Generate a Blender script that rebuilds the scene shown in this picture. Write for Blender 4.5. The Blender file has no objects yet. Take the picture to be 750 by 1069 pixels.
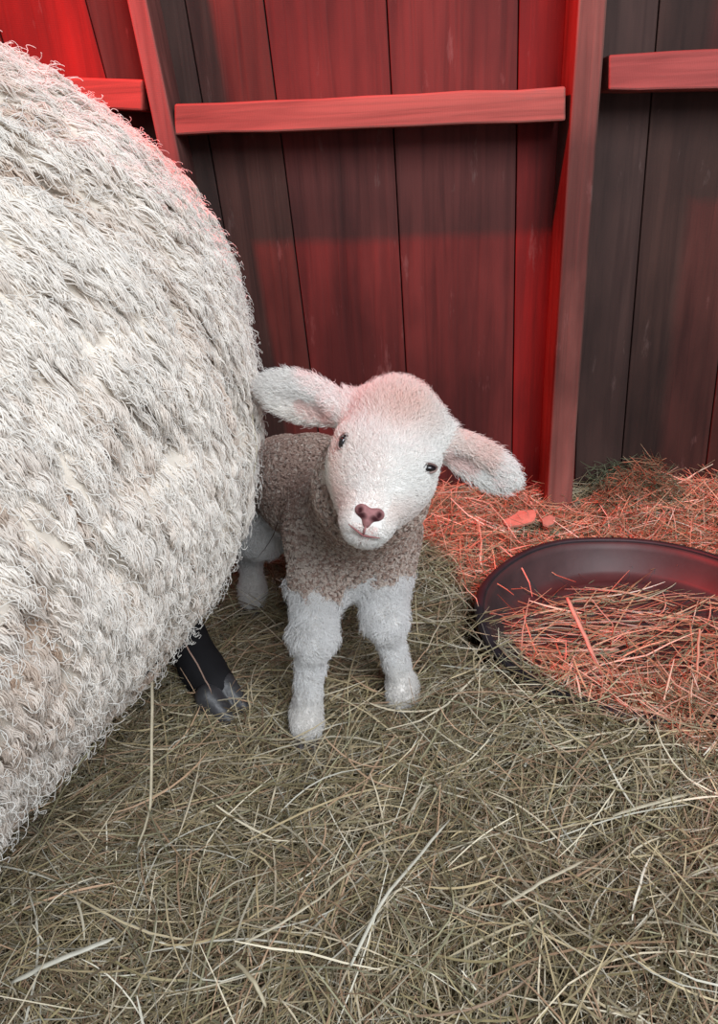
import bpy, math, random
import numpy as np
from mathutils import Vector, Matrix
R = math.radians
rng = np.random.default_rng(7)
random.seed(7)
sc = bpy.context.scene
col = sc.collection

# ------------------------------------------------------------------ camera, world, lights, exposure
F_PX, W_PX, H_PX = 800.0, 750.0, 1069.0
CAM = np.array([0.0, 0.0, 0.62])
YAW, PITCH, ROLL = R(3.0), R(25.6), R(3.5)
fwd = np.array([-math.sin(YAW)*math.cos(PITCH), math.cos(YAW)*math.cos(PITCH), -math.sin(PITCH)])
r0 = np.array([math.cos(YAW), math.sin(YAW), 0.0])
u0 = np.cross(r0, fwd)
RT = math.cos(ROLL)*r0 - math.sin(ROLL)*u0
UP = math.sin(ROLL)*r0 + math.cos(ROLL)*u0
cam_d = bpy.data.cameras.new('camera')
cam_d.sensor_fit = 'VERTICAL'; cam_d.sensor_height = 24.0
cam_d.lens = 24.0*F_PX/H_PX
cam_d.clip_start = 0.02
cam = bpy.data.objects.new('camera', cam_d); col.objects.link(cam)
m = Matrix.Identity(4)
for i in range(3):
    m[i][0], m[i][1], m[i][2], m[i][3] = RT[i], UP[i], -fwd[i], CAM[i]
cam.matrix_world = m
sc.camera = cam

w = bpy.data.worlds.new('world'); sc.world = w; w.use_nodes = True
bg = w.node_tree.nodes['Background']
bg.inputs[0].default_value = (0.80, 0.90, 1.0, 1); bg.inputs[1].default_value = 0.52

def look(loc, target):
    return (Vector(target)-Vector(loc)).to_track_quat('-Z', 'Y').to_euler()
ad = bpy.data.lights.new('doorway_daylight', 'AREA'); ad.shape = 'RECTANGLE'; ad.size = 1.3; ad.size_y = 1.2
ad.energy = 56; ad.color = (0.90, 0.95, 1.0)
ao = bpy.data.objects.new('doorway_daylight', ad); col.objects.link(ao)
ao.location = (0.75, -0.85, 1.75); ao.rotation_euler = look(ao.location, (0, 0.8, 0.2))
sd = bpy.data.lights.new('heat_lamp', 'SPOT'); sd.energy = 235; sd.color = (1.0, 0.018, 0.014)
sd.spot_size = R(57); sd.spot_blend = 0.80; sd.shadow_soft_size = 0.035
so = bpy.data.objects.new('heat_lamp', sd); col.objects.link(so)
so.location = (-0.86, 0.66, 1.80); so.rotation_euler = look(so.location, (0.0, 1.31, 0.46))

sc.view_settings.view_transform = 'Standard'; sc.view_settings.look = 'None'
sc.view_settings.gamma = 1.0; sc.view_settings.use_curve_mapping = False
sc.view_settings.exposure = 0.14

# ------------------------------------------------------------------ helpers
def ray(px, py):
    return fwd + (px-W_PX/2)/F_PX*RT - (py-H_PX/2)/F_PX*UP
def at(px, py, Y):
    d = ray(px, py); return CAM + d*(Y/d[1])
def fl(px, py, z=0.0):
    d = ray(px, py); return CAM + d*((z-CAM[2])/d[2])

def tag(o, label=None, cat=None, group=None, kind=None):
    if label: o['label'] = label
    if cat: o['category'] = cat
    if group: o['group'] = group
    if kind: o['kind'] = kind
    return o
def empty(name, loc):
    o = bpy.data.objects.new(name, None); o.location = loc; o.empty_display_size = 0.05
    col.objects.link(o); return o
def link(name, data, parent=None):
    o = bpy.data.objects.new(name, data); col.objects.link(o)
    if parent:
        o.parent = parent; o.matrix_parent_inverse = Matrix.Translation(-Vector(parent.location))
    return o
def mesh_obj(name, V, Fq, mat, parent=None, smooth=True, tint=None, origin=None):
    V = np.asarray(V, dtype=np.float64)
    if origin is not None: V = V - np.asarray(origin)
    me = bpy.data.meshes.new(name)
    Fq = np.asarray(Fq)
    n = Fq.shape[1]
    me.vertices.add(len(V)); me.vertices.foreach_set('co', V.ravel().astype(np.float32))
    me.loops.add(Fq.size); me.loops.foreach_set('vertex_index', Fq.ravel().astype(np.int32))
    me.polygons.add(len(Fq)); me.polygons.foreach_set('loop_start', np.arange(0, Fq.size, n, dtype=np.int32))
    me.polygons.foreach_set('loop_total', np.full(len(Fq), n, dtype=np.int32))
    me.update(calc_edges=True)
    me.polygons.foreach_set('use_smooth', np.full(len(Fq), smooth))
    if tint is not None:
        a = me.attributes.new('tint', 'FLOAT_COLOR', 'POINT')
        c = np.ones((len(V), 4), dtype=np.float32); c[:, :3] = tint
        a.data.foreach_set('color', c.ravel())
    me.materials.append(mat)
    o = link(name, me, parent)
    if origin is not None and parent is None: o.location = origin
    return o

def new_mat(name):
    mt = bpy.data.materials.new(name); mt.use_nodes = True
    nt = mt.node_tree
    return mt, nt, nt.nodes['Principled BSDF']
def N(nt, t, **kw):
    n = nt.nodes.new(t)
    for k, v in kw.items():
        if hasattr(n, k): setattr(n, k, v)
        else: n.inputs[k].default_value = v
    return n
def ramp(nt, fac, stops):
    r = nt.nodes.new('ShaderNodeValToRGB')
    while len(r.color_ramp.elements) < len(stops): r.color_ramp.elements.new(0.5)
    for e, (p, c) in zip(r.color_ramp.elements, stops):
        e.position = p; e.color = (*c, 1)
    nt.links.new(fac, r.inputs[0]); return r
def mixc(nt, a, b, fac, mode='MIX'):
    mx = nt.nodes.new('ShaderNodeMix'); mx.data_type = 'RGBA'; mx.blend_type = mode
    for k, v in ((0, fac), (6, a), (7, b)):
        if hasattr(v, 'links') or hasattr(v, 'is_linked'): nt.links.new(v, mx.inputs[k])
        elif k == 0: mx.inputs[0].default_value = v
        else: mx.inputs[k].default_value = (*v, 1)
    return mx.outputs[2]

def tint_mat(name, rough=0.7, transl=0.0, spec=0.3, dapple=0.0, scale=60, bump=0.0):
    mt, nt, b = new_mat(name)
    at_ = N(nt, 'ShaderNodeAttribute'); at_.attribute_name = 'tint'
    c = at_.outputs['Color']
    if dapple > 0 or bump > 0:
        tc = N(nt, 'ShaderNodeTexCoord'); nz = N(nt, 'ShaderNodeTexNoise'); nz.inputs['Scale'].default_value = scale
        nz.inputs['Detail'].default_value = 5
        nt.links.new(tc.outputs['Object'], nz.inputs['Vector'])
        if dapple > 0:
            g = ramp(nt, nz.outputs[0], [(0.3, (1-dapple,)*3), (0.7, (1, 1, 1))])
            c = mixc(nt, c, g.outputs[0], 1.0, 'MULTIPLY')
        if bump > 0:
            bp = N(nt, 'ShaderNodeBump'); bp.inputs['Strength'].default_value = bump; bp.inputs['Distance'].default_value = 0.003
            nt.links.new(nz.outputs[0], bp.inputs['Height']); nt.links.new(bp.outputs[0], b.inputs['Normal'])
    nt.links.new(c, b.inputs['Base Color'])
    b.inputs['Roughness'].default_value = rough; b.inputs['Specular IOR Level'].default_value = spec
    if transl > 0:
        out = nt.nodes['Material Output']
        tr = N(nt, 'ShaderNodeBsdfTranslucent'); nt.links.new(c, tr.inputs[0])
        ms = N(nt, 'ShaderNodeMixShader'); ms.inputs[0].default_value = transl
        nt.links.new(b.outputs[0], ms.inputs[1]); nt.links.new(tr.outputs[0], ms.inputs[2])
        nt.links.new(ms.outputs[0], out.inputs['Surface'])
    return mt

def wood_mat(name, axis='Z', rough=0.75, grime=0.5, saw=True):
    """rough sawn painted timber: per-board tint attribute, grain along axis, stains, worn paint, knots"""
    mt, nt, b = new_mat(name)
    at_ = N(nt, 'ShaderNodeAttribute'); at_.attribute_name = 'tint'
    tc = N(nt, 'ShaderNodeTexCoord')
    def mapped(s):
        mp = N(nt, 'ShaderNodeMapping'); mp.inputs['Scale'].default_value = s
        nt.links.new(tc.outputs['Object'], mp.inputs[0]); return mp.outputs[0]
    gs = (70, 70, 3) if axis == 'Z' else (3, 70, 70)
    g = N(nt, 'ShaderNodeTexNoise'); g.inputs['Scale'].default_value = 1.0; g.inputs['Detail'].default_value = 8; g.inputs['Distortion'].default_value = 0.6
    nt.links.new(mapped(gs), g.inputs['Vector'])
    gr = ramp(nt, g.outputs[0], [(0.3, (0.60, 0.56, 0.56)), (0.55, (1, 1, 1)), (0.8, (1.12, 1.08, 1.08))])
    st = N(nt, 'ShaderNodeTexNoise'); st.inputs['Scale'].default_value = 1.0; st.inputs['Detail'].default_value = 6
    nt.links.new(mapped((7, 7, 2.6) if axis == 'Z' else (2.6, 7, 7)), st.inputs['Vector'])
    sr = ramp(nt, st.outputs[0], [(0.36, (1-grime, 1-grime, 1-grime)), (0.60, (1, 1, 1))])
    kn = N(nt, 'ShaderNodeTexVoronoi'); kn.inputs['Scale'].default_value = 1.0
    nt.links.new(mapped((7, 7, 3.4) if axis == 'Z' else (3.4, 7, 7)), kn.inputs['Vector'])
    kr = ramp(nt, kn.outputs['Distance'], [(0.0, (0.35, 0.3, 0.3)), (0.10, (0.55, 0.5, 0.5)), (0.17, (1, 1, 1))])
    c = mixc(nt, at_.outputs['Color'], gr.outputs[0], 1.0, 'MULTIPLY')
    c = mixc(nt, c, sr.outputs[0], 1.0, 'MULTIPLY')
    c = mixc(nt, c, kr.outputs[0], 0.75, 'MULTIPLY')
    wn = N(nt, 'ShaderNodeTexNoise'); wn.inputs['Scale'].default_value = 1.0; wn.inputs['Detail'].default_value = 9; wn.inputs['Roughness'].default_value = 0.7
    nt.links.new(mapped((26, 26, 6) if axis == 'Z' else (6, 26, 26)), wn.inputs['Vector'])
    wr = ramp(nt, wn.outputs[0], [(0.60, (0, 0, 0)), (0.72, (0.55, 0.55, 0.55))])
    c = mixc(nt, c, (0.20, 0.13, 0.12), wr.outputs[0])
    nt.links.new(c, b.inputs['Base Color'])
    b.inputs['Roughness'].default_value = rough; b.inputs['Specular IOR Level'].default_value = 0.35
    wv = N(nt, 'ShaderNodeTexWave'); wv.bands_direction = 'Z' if axis == 'Z' else 'X'
    wv.inputs['Scale'].default_value = 140; wv.inputs['Distortion'].default_value = 3.0
    nt.links.new(tc.outputs['Object'], wv.inputs['Vector'])
    ad_ = N(nt, 'ShaderNodeMath'); ad_.operation = 'MULTIPLY_ADD'
    ad_.inputs[1].default_value = 0.04; nt.links.new(wv.outputs['Fac'], ad_.inputs[0]); nt.links.new(g.outputs[0], ad_.inputs[2])
    bp = N(nt, 'ShaderNodeBump'); bp.inputs['Strength'].default_value = 0.5; bp.inputs['Distance'].default_value = 0.003
    nt.links.new(ad_.outputs[0], bp.inputs['Height']); nt.links.new(bp.outputs[0], b.inputs['Normal'])
    return mt

class MB:
    """collects hexahedra with bevel-less edges, chamfered by subdividing corners slightly"""
    def __init__(s): s.V = []; s.F = []; s.T = []
    def hexa(s, c8, tint, jitter=0.0):
        o = len(s.V)
        for c in c8: s.V.append(np.array(c)+rng.normal(0, jitter, 3)*(jitter > 0)); s.T.append(tint)
        for f in ((0, 3, 2, 1), (4, 5, 6, 7), (0, 1, 5, 4), (1, 2, 6, 5), (2, 3, 7, 6), (3, 0, 4, 7)):
            s.F.append([o+i for i in f])
    def build(s, name, mat, parent=None, bevel=0.002, origin=None):
        o = mesh_obj(name, np.array(s.V), np.array(s.F), mat, parent, smooth=False, tint=np.array(s.T), origin=origin)
        if bevel:
            bv = o.modifiers.new('bevel', 'BEVEL'); bv.width = bevel; bv.segments = 2; bv.limit_method = 'ANGLE'
        return o

# periodic lattice value noise
LAT = rng.random((64, 64, 64)).astype(np.float32)*2-1
def vnoise(P):
    P = np.asarray(P, dtype=np.float64); i = np.floor(P).astype(int); f = P-i; f = f*f*(3-2*f); i &= 63; j = (i+1) & 63
    def L(a, b, c): return LAT[a, b, c]
    x, y, z = f[..., 0], f[..., 1], f[..., 2]
    c00 = L(i[..., 0], i[..., 1], i[..., 2])*(1-x)+L(j[..., 0], i[..., 1], i[..., 2])*x
    c10 = L(i[..., 0], j[..., 1], i[..., 2])*(1-x)+L(j[..., 0], j[..., 1], i[..., 2])*x
    c01 = L(i[..., 0], i[..., 1], j[..., 2])*(1-x)+L(j[..., 0], i[..., 1], j[..., 2])*x
    c11 = L(i[..., 0], j[..., 1], j[..., 2])*(1-x)+L(j[..., 0], j[..., 1], j[..., 2])*x
    return (c00*(1-y)+c10*y)*(1-z)+(c01*(1-y)+c11*y)*z
def unit(v): return v/np.maximum(np.linalg.norm(v, axis=-1, keepdims=True), 1e-9)

# implicit surface -> one continuous quad mesh
class Field:
    def __init__(s, lo, hi, h):
        s.lo = np.array(lo); s.h = h
        s.n = np.ceil((np.array(hi)-s.lo)/h).astype(int)+1
        s.D = np.full(s.n, 0.06, dtype=np.float32)
    def sub(s, c, r):
        a = np.clip(np.floor((c-r-s.lo)/s.h).astype(int), 0, s.n-1); b = np.clip(np.ceil((c+r-s.lo)/s.h).astype(int)+1, 1, s.n)
        sl = tuple(slice(a[k], b[k]) for k in range(3))
        g = np.stack(np.meshgrid(*[s.lo[k]+s.h*np.arange(a[k], b[k]) for k in range(3)], indexing='ij'), -1)
        return sl, g
    def smin(s, sl, d, k):
        a = s.D[sl]; h = np.maximum(k-np.abs(a-d), 0)/k
        s.D[sl] = np.minimum(a, d)-h*h*k*0.25
    def smax(s, sl, d, k):     # carve: d is the distance to the carving shape
        a = s.D[sl]; d = -d; h = np.maximum(k-np.abs(a-d), 0)/k
        s.D[sl] = np.maximum(a, d)+h*h*k*0.25
    def cone(s, a, b, ra, rb, k=0.02):
        a = np.array(a, float); b = np.array(b, float)
        c = (a+b)/2; r = np.abs(b-a)/2+max(ra, rb)+k+0.012
        sl, g = s.sub(c, r)
        ab = b-a; t = np.clip(((g-a)@ab)/max(ab@ab, 1e-12), 0, 1)
        d = np.linalg.norm(g-a-t[..., None]*ab, axis=-1)-(ra+(rb-ra)*t)
        s.smin(sl, d, k)
    def ell(s, c, rad, M=None, k=0.02, carve=False):
        c = np.array(c, float); rad = np.array(rad, float)
        sl, g = s.sub(c, np.full(3, rad.max()+k+0.012))
        q = g-c
        if M is not None: q = q@M          # columns of M are the ellipsoid axes in world
        k0 = np.linalg.norm(q/rad, axis=-1); k1 = np.linalg.norm(q/rad**2, axis=-1)
        d = k0*(k0-1)/np.maximum(k1, 1e-9)
        d = np.where(k0 < 1e-6, -rad.min(), d)
        (s.smax if carve else s.smin)(sl, d, k)
    def mesh(s):
        D = s.D; n = np.array(D.shape)
        ins = D < 0
        cs = np.zeros(n-1, int); P = np.zeros((*(n-1), 3)); C = np.zeros(n-1)
        for dx in (0, 1):
            for dy in (0, 1):
                for dz in (0, 1):
                    cs += ins[dx:n[0]-1+dx, dy:n[1]-1+dy, dz:n[2]-1+dz]
        act = (cs > 0) & (cs < 8)
        ia = np.argwhere(act)
        acc = np.zeros((len(ia), 3)); cnt = np.zeros(len(ia))
        for ax in range(3):
            o1, o2 = [k for k in range(3) if k != ax]
            for p in (0, 1):
                for q in (0, 1):
                    A = ia.copy(); A[:, o1] += p; A[:, o2] += q
                    B = A.copy(); B[:, ax] += 1
                    da = D[A[:, 0], A[:, 1], A[:, 2]]; db = D[B[:, 0], B[:, 1], B[:, 2]]
                    cr = (da < 0) != (db < 0)
                    t = np.where(cr, da/np.where(cr, da-db, 1), 0)
                    pt = A.astype(float); pt[:, ax] += t
                    acc[cr] += pt[cr]; cnt[cr] += 1
        V = s.lo+s.h*(acc/cnt[:, None])
        idx = np.full(n-1, -1, int); idx[ia[:, 0], ia[:, 1], ia[:, 2]] = np.arange(len(ia))
        Q = []
        for ax in range(3):
            o1, o2 = [(1, 2), (2, 0), (0, 1)][ax]
            sl0 = [slice(None)]*3; sl1 = [slice(None)]*3
            sl0[ax] = slice(0, n[ax]-1); sl1[ax] = slice(1, n[ax])
            a = ins[tuple(sl0)]; b = ins[tuple(sl1)]
            E = np.argwhere(a != b)
            E = E[(E[:, o1] > 0) & (E[:, o2] > 0) & (E[:, o1] < n[o1]-1) & (E[:, o2] < n[o2]-1)]
            fl_ = a[E[:, 0], E[:, 1], E[:, 2]]
            def I(p, q):
                X = E.copy(); X[:, o1] -= p; X[:, o2] -= q
                return idx[X[:, 0], X[:, 1], X[:, 2]]
            q4 = np.stack([I(1, 1), I(0, 1), I(0, 0), I(1, 0)], 1)
            q4[~fl_] = q4[~fl_][:, ::-1]
            Q.append(q4)
        Q = np.concatenate(Q); Q = Q[(Q >= 0).all(1)]
        return V, Q
def relax(V, Q, it=2, f=0.5):
    for _ in range(it):
        S = np.zeros_like(V); c = np.zeros(len(V))
        for k in range(4):
            np.add.at(S, Q[:, k], V[Q[:, (k+1) % 4]]); np.add.at(S, Q[:, k], V[Q[:, (k+3) % 4]]); np.add.at(c, Q[:, k], 2)
        V = V+(S/np.maximum(c, 1)[:, None]-V)*f
    return V
def vnormals(V, Q):
    n = np.cross(V[Q[:, 2]]-V[Q[:, 0]], V[Q[:, 3]]-V[Q[:, 1]])
    Nn = np.zeros_like(V)
    for k in range(4): np.add.at(Nn, Q[:, k], n)
    return unit(Nn)
def scatter(V, Q, VN, n, weight=None):
    A = np.linalg.norm(np.cross(V[Q[:, 2]]-V[Q[:, 0]], V[Q[:, 3]]-V[Q[:, 1]]), axis=1)/2
    if weight is not None: A = A*weight(V[Q].mean(1), VN[Q].mean(1))
    f = rng.choice(len(Q), n, p=A/A.sum())
    u, v = rng.random((n, 1)), rng.random((n, 1))
    def bl(X): return X[Q[f, 0]]*(1-u)*(1-v)+X[Q[f, 1]]*u*(1-v)+X[Q[f, 2]]*u*v+X[Q[f, 3]]*(1-u)*v
    return bl(V), unit(bl(VN))
def curves_obj(name, P, rad, tint, mat, parent, origin=None):
    n, k = P.shape[:2]
    hc = bpy.data.hair_curves.new(name); hc.add_curves([k]*n)
    hc.attributes['position'].data.foreach_set('vector', P.reshape(-1, 3).astype(np.float32).ravel())
    ra = hc.attributes.get('radius') or hc.attributes.new('radius', 'FLOAT', 'POINT')
    ra.data.foreach_set('value', np.broadcast_to(rad, (n, k)).astype(np.float32).ravel())
    ta = hc.attributes.new('tint', 'FLOAT_COLOR', 'CURVE')
    c = np.ones((n, 4), dtype=np.float32); c[:, :3] = tint; ta.data.foreach_set('color', c.ravel())
    hc.materials.append(mat)
    return link(name, hc, parent)
def tangent(g, n): return unit(g-(g*n).sum(-1, keepdims=True)*n)

def tube(path, rad, sides=8, flat=1.0, cap=True):
    """closed tube along a polyline"""
    path = np.asarray(path, float); k = len(path); rad = np.broadcast_to(rad, k)
    T = unit(np.gradient(path, axis=0)); ref = np.array([0, 0, 1.0]) if abs(T[0][2]) < 0.9 else np.array([1.0, 0, 0])
    V = []; F = []
    for i in range(k):
        a = unit(np.cross(T[i], ref)); b = np.cross(a, T[i])
        for s in range(sides):
            t = 2*math.pi*s/sides
            V.append(path[i]+rad[i]*(math.cos(t)*a+math.sin(t)*b*flat))
    for i in range(k-1):
        for s in range(sides):
            s2 = (s+1) % sides
            F.append([i*sides+s, i*sides+s2, (i+1)*sides+s2, (i+1)*sides+s])
    c0 = len(V); V.append(path[0]); V.append(path[-1])
    for s in range(0, sides, 2):
        F.append([c0, (s+2) % sides, s+1, s]); o = (k-1)*sides
        F.append([c0+1, o+s, o+s+1, o+(s+2) % sides])
    return np.array(V), np.array(F)

# ------------------------------------------------------------------ materials
M_BOARD = wood_mat('wall_board_paint', 'Z', grime=0.62)
M_POST = wood_mat('post_paint', 'Z', grime=0.65)
M_RAIL = wood_mat('rail_paint', 'X', grime=0.35)
M_WOOL = tint_mat('ewe_wool', rough=0.9, transl=0.25, spec=0.1)
M_SKIN = tint_mat('hide', rough=0.85, spec=0.2, dapple=0.15, scale=90)
M_FUR = tint_mat('lamb_fur', rough=0.8, transl=0.3, spec=0.15)
M_HAY = tint_mat('hay', rough=0.62, transl=0.15, spec=0.4)
M_STRAW = tint_mat('straw', rough=0.5, transl=0.1, spec=0.5, dapple=0.25, scale=120)
M_HOOF = tint_mat('hoof_horn', rough=0.45, spec=0.5, dapple=0.3, scale=150, bump=0.3)
M_EYE = tint_mat('eye', rough=0.06, spec=0.8)
M_NOSE = tint_mat('nose_leather', rough=0.85, spec=0.08, dapple=0.2, scale=400, bump=0.2)
M_RUBBER = tint_mat('black_rubber', rough=0.5, spec=0.4, dapple=0.35, scale=22, bump=0.25)
M_BED = tint_mat('packed_bedding', rough=0.95, spec=0.1, dapple=0.6, scale=40, bump=1.0)
M_EARTH = tint_mat('earth_floor', rough=0.95, spec=0.1, dapple=0.4, scale=12, bump=0.6)

# ------------------------------------------------------------------ the stall: wall boards, floor
YW = 1.31; YF = 1.225            # face of the boards, front face of the posts
ZB, ZT = -0.07, 2.0
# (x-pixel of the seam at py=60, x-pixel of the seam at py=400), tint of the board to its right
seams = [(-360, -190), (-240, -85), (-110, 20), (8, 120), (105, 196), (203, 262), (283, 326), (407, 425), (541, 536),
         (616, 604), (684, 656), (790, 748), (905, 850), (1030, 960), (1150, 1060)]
tints = [(.17, .022, .02), (.19, .022, .02), (.20, .018, .016), (.22, .015, .014), (.075, .042, .042), (.095, .040, .038), (.125, .034, .036),  # left-bay boards tinted redder, standing in for extra heat-lamp light
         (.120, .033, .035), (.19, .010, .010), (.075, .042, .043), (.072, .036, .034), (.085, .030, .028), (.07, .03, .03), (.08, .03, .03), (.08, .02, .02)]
wb = MB()
def seam_x(s, z):
    a = at(s[0], 60, YW); b = at(s[1], 400, YW)
    return a[0]+(b[0]-a[0])*(z-a[2])/(b[2]-a[2])
edges = [(-2.0, -2.0), (-1.75, -1.75), (-1.5, -1.5)]+[(seam_x(s, ZB), seam_x(s, ZT)) for s in seams]
edges = [e for e in edges[:3]]+[e for e in edges[3:] if e[0] > -1.5]
x = edges[-1][0]
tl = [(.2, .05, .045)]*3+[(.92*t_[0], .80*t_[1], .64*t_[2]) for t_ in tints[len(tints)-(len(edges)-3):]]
while x < 1.9:
    x += 0.19; edges.append((x, x)); tl.append((.16, .05, .05))
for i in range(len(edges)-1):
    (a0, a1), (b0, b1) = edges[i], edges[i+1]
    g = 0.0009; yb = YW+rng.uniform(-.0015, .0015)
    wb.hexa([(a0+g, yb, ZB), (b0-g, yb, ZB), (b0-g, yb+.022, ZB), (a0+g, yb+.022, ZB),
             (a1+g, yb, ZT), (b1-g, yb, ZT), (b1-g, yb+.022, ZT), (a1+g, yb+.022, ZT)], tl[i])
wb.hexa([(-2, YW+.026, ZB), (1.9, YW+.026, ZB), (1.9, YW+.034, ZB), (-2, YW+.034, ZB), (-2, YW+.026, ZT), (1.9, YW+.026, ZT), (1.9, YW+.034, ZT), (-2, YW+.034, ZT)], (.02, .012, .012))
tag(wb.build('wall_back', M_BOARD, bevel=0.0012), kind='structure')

fb = MB(); fb.hexa([(-2, -1.2, -.11), (1.9, -1.2, -.11), (1.9, YW+.03, -.11), (-2, YW+.03, -.11), (-2, -1.2, -.07), (1.9, -1.2, -.07), (1.9, YW+.03, -.07), (-2, YW+.03, -.07)], (.06, .045, .035))
tag(fb.build('floor', M_EARTH, bevel=0), kind='structure')
sb_ = MB(); sb_.hexa([(-2, YF+.005, -.068), (1.9, YF+.005, -.068), (1.9, YW-.002, -.068), (-2, YW-.002, -.068), (-2, YF+.005, -.005), (1.9, YF+.005, -.005), (1.9, YW-.002, -.005), (-2, YW-.002, -.005)], (.20, .045, .04))
tag(sb_.build('baseboard_back', M_RAIL, bevel=0.003), kind='structure')

ZC = 2.0
def board_run(name, a, b, mat, tint, n):
    # upright boards from floor to roof along a side wall
    m_ = MB()
    for i in range(n):
        ya, yb = a[1]+(b[1]-a[1])*i/n, a[1]+(b[1]-a[1])*(i+1)/n
        x0, x1 = sorted((a[0], a[0]+a[2]))
        m_.hexa([(x0, ya+.001, ZB), (x1, ya+.001, ZB), (x1, yb-.001, ZB), (x0, yb-.001, ZB), (x0, ya+.001, ZC), (x1, ya+.001, ZC), (x1, yb-.001, ZC), (x0, yb-.001, ZC)],
                np.array(tint)*rng.uniform(.8, 1.15))
    return tag(m_.build(name, mat, bevel=0.0012), kind='structure')
board_run('wall_left', (-1.35, -.1, -.02), (-1.35, YW-.002), M_BOARD, (.15, .03, .03), 8)
board_run('wall_right', (1.45, -.1, .02), (1.45, YW-.002), M_BOARD, (.15, .03, .03), 8)
cb = MB()  # roof boards out of view, added to block light from above
for i in range(16):
    xa, xb = -1.36+2.83*i/16, -1.36+2.83*(i+1)/16
    cb.hexa([(xa, -.1, ZC+.001), (xb-.002, -.1, ZC+.001), (xb-.002, YW+.02, ZC+.001), (xa, YW+.02, ZC+.001), (xa, -.1, ZC+.02), (xb-.002, -.1, ZC+.02), (xb-.002, YW+.02, ZC+.02), (xa, YW+.02, ZC+.02)], (.12, .08, .06))
tag(cb.build('ceiling', M_POST, bevel=0), kind='structure')
def post(l0, r0_, l1, r1, y0, y1, tint, label, side_tint=None):
    """upright: pixel edges (left,right) at row y0 and row y1 on the front plane"""
    def ex(pa, pb, z):
        a = at(pa, y0, YF); b = at(pb, y1, YF); return a[0]+(b[0]-a[0])*(z-a[2])/(b[2]-a[2])
    zs = np.linspace(-.004, ZT, 12); o = MB(); V = []; F = []
    for i, z in enumerate(zs):
        j = rng.normal(0, .0008, 2)
        a, b = ex(l0, l1, z)+j[0], ex(r0_, r1, z)+j[1]
        V += [(a, YF, z), (b, YF, z), (b, YW-.003, z), (a, YW-.003, z)]
        if i:
            for s in range(4): F.append([(i-1)*4+s, (i-1)*4+(s+1) % 4, i*4+(s+1) % 4, i*4+s])
    F.append([3, 2, 1, 0]); n = len(V)-4; F.append([n, n+1, n+2, n+3])
    V = np.array(V); cx = V[:4, 0].mean()
    p = mesh_obj('wall_post', V, F, M_POST, smooth=False, tint=np.tile(tint, (len(V), 1)), origin=(cx, (YF+YW)/2, -.004))
    bv = p.modifiers.new('bevel', 'BEVEL'); bv.width = .003; bv.segments = 2; bv.limit_method = 'ANGLE'; bv.angle_limit = R(40)
    tag(p, label, 'post', 'upright posts against the plank wall')
post(133, 153, 172, 192, 0, 185, (.25, .10, .085), 'narrow leaning red wooden post rising from behind the sheep, left of the long rail')
post(604, 634, 571, 597, 0, 530, (.23, .105, .085), 'full-height worn red wooden post standing between the middle and right wall bays')

def rail(px0, px1, yt0, yb0, yt1, yb1, tint, label, xl=None, xr=None, depth=.080):
    """horizontal timber; pixel rows of top/bottom at its two ends, on the front plane"""
    y0 = YF+.004
    def pt(px, py):
        return at(px, py, y0)
    A, B, C, D = pt(px0, yt0), pt(px1, yt1), pt(px1, yb1), pt(px0, yb0)
    n = 8; V = []; F = []
    for i in range(n+1):
        t = i/n; T = A+(B-A)*t; Bm = D+(C-D)*t
        j = rng.normal(0, .0007, 2)
        V += [(Bm[0], y0, Bm[2]+j[0]), (T[0], y0, T[2]+j[1]), (T[0], YW-.003, T[2]+j[1]), (Bm[0], YW-.003, Bm[2]+j[0])]
        if i:
            for s in range(4): F.append([(i-1)*4+(s+1) % 4, (i-1)*4+s, i*4+s, i*4+(s+1) % 4])
    F.append([0, 1, 2, 3]); m_ = len(V)-4; F.append([m_+3, m_+2, m_+1, m_])
    V = np.array(V); c = V.mean(0)
    p = mesh_obj('wall_rail', V, F, M_RAIL, smooth=False, tint=np.tile(tint, (len(V), 1)), origin=c)
    bv = p.modifiers.new('bevel', 'BEVEL'); bv.width = .003; bv.segments = 2; bv.limit_method = 'ANGLE'; bv.angle_limit = R(40)
    tag(p, label, 'rail', 'horizontal wooden rails between the posts')
rail(182, 591, 109, 141, 91, 126, (.32, .11, .09), 'long red wooden rail running between the two posts above the lamb')
rail(636, 900, 57, 94, 44, 90, (.30, .085, .075), 'red wooden rail right of the tall post, cut off by the right edge')
rail(-200, 149, 70, 100, 84, 116, (.34, .07, .055), 'short red wooden rail end showing above the sheep at the upper left')

# ------------------------------------------------------------------ hay bedding
PAN_C = fl(668, 645, .045); PAN_R = .206
def hay_h(x, y):
    P = np.stack([x*5, y*5, np.zeros_like(x)+3.3], -1)
    h = .016*vnoise(P)+.010*vnoise(P*2.7)+.004
    h += .022*np.exp(-((y-1.27)/.08)**2)*(1+.7*vnoise(np.stack([x*9, y*2, x*0+9], -1)))
    d = np.hypot(x-PAN_C[0], y-PAN_C[1])
    front = np.clip((PAN_C[1]-.02-y)/.10, 0, 1)
    h = h+front*.040*np.exp(-((d-PAN_R-.05)/.07)**2)
    h = np.where(d < PAN_R+.012, np.minimum(h, -.012), h)
    for (fx, fy) in FEET: h = h-.012*np.exp(-(((x-fx)**2+(y-fy)**2)/.03**2))
    return h
FEET = [tuple(fl(322, 772)[:2]), tuple(fl(421, 742)[:2]), tuple(fl(265, 634)[:2])]
gx, gy = np.meshgrid(np.linspace(-1.3, 1.3, 261), np.linspace(-.2, YW-.004, 152), indexing='ij')
gz = hay_h(gx, gy)-.016
V = np.stack([gx, gy, gz], -1).reshape(-1, 3); nI, nJ = gx.shape
I = np.arange(nI*nJ).reshape(nI, nJ)
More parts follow.
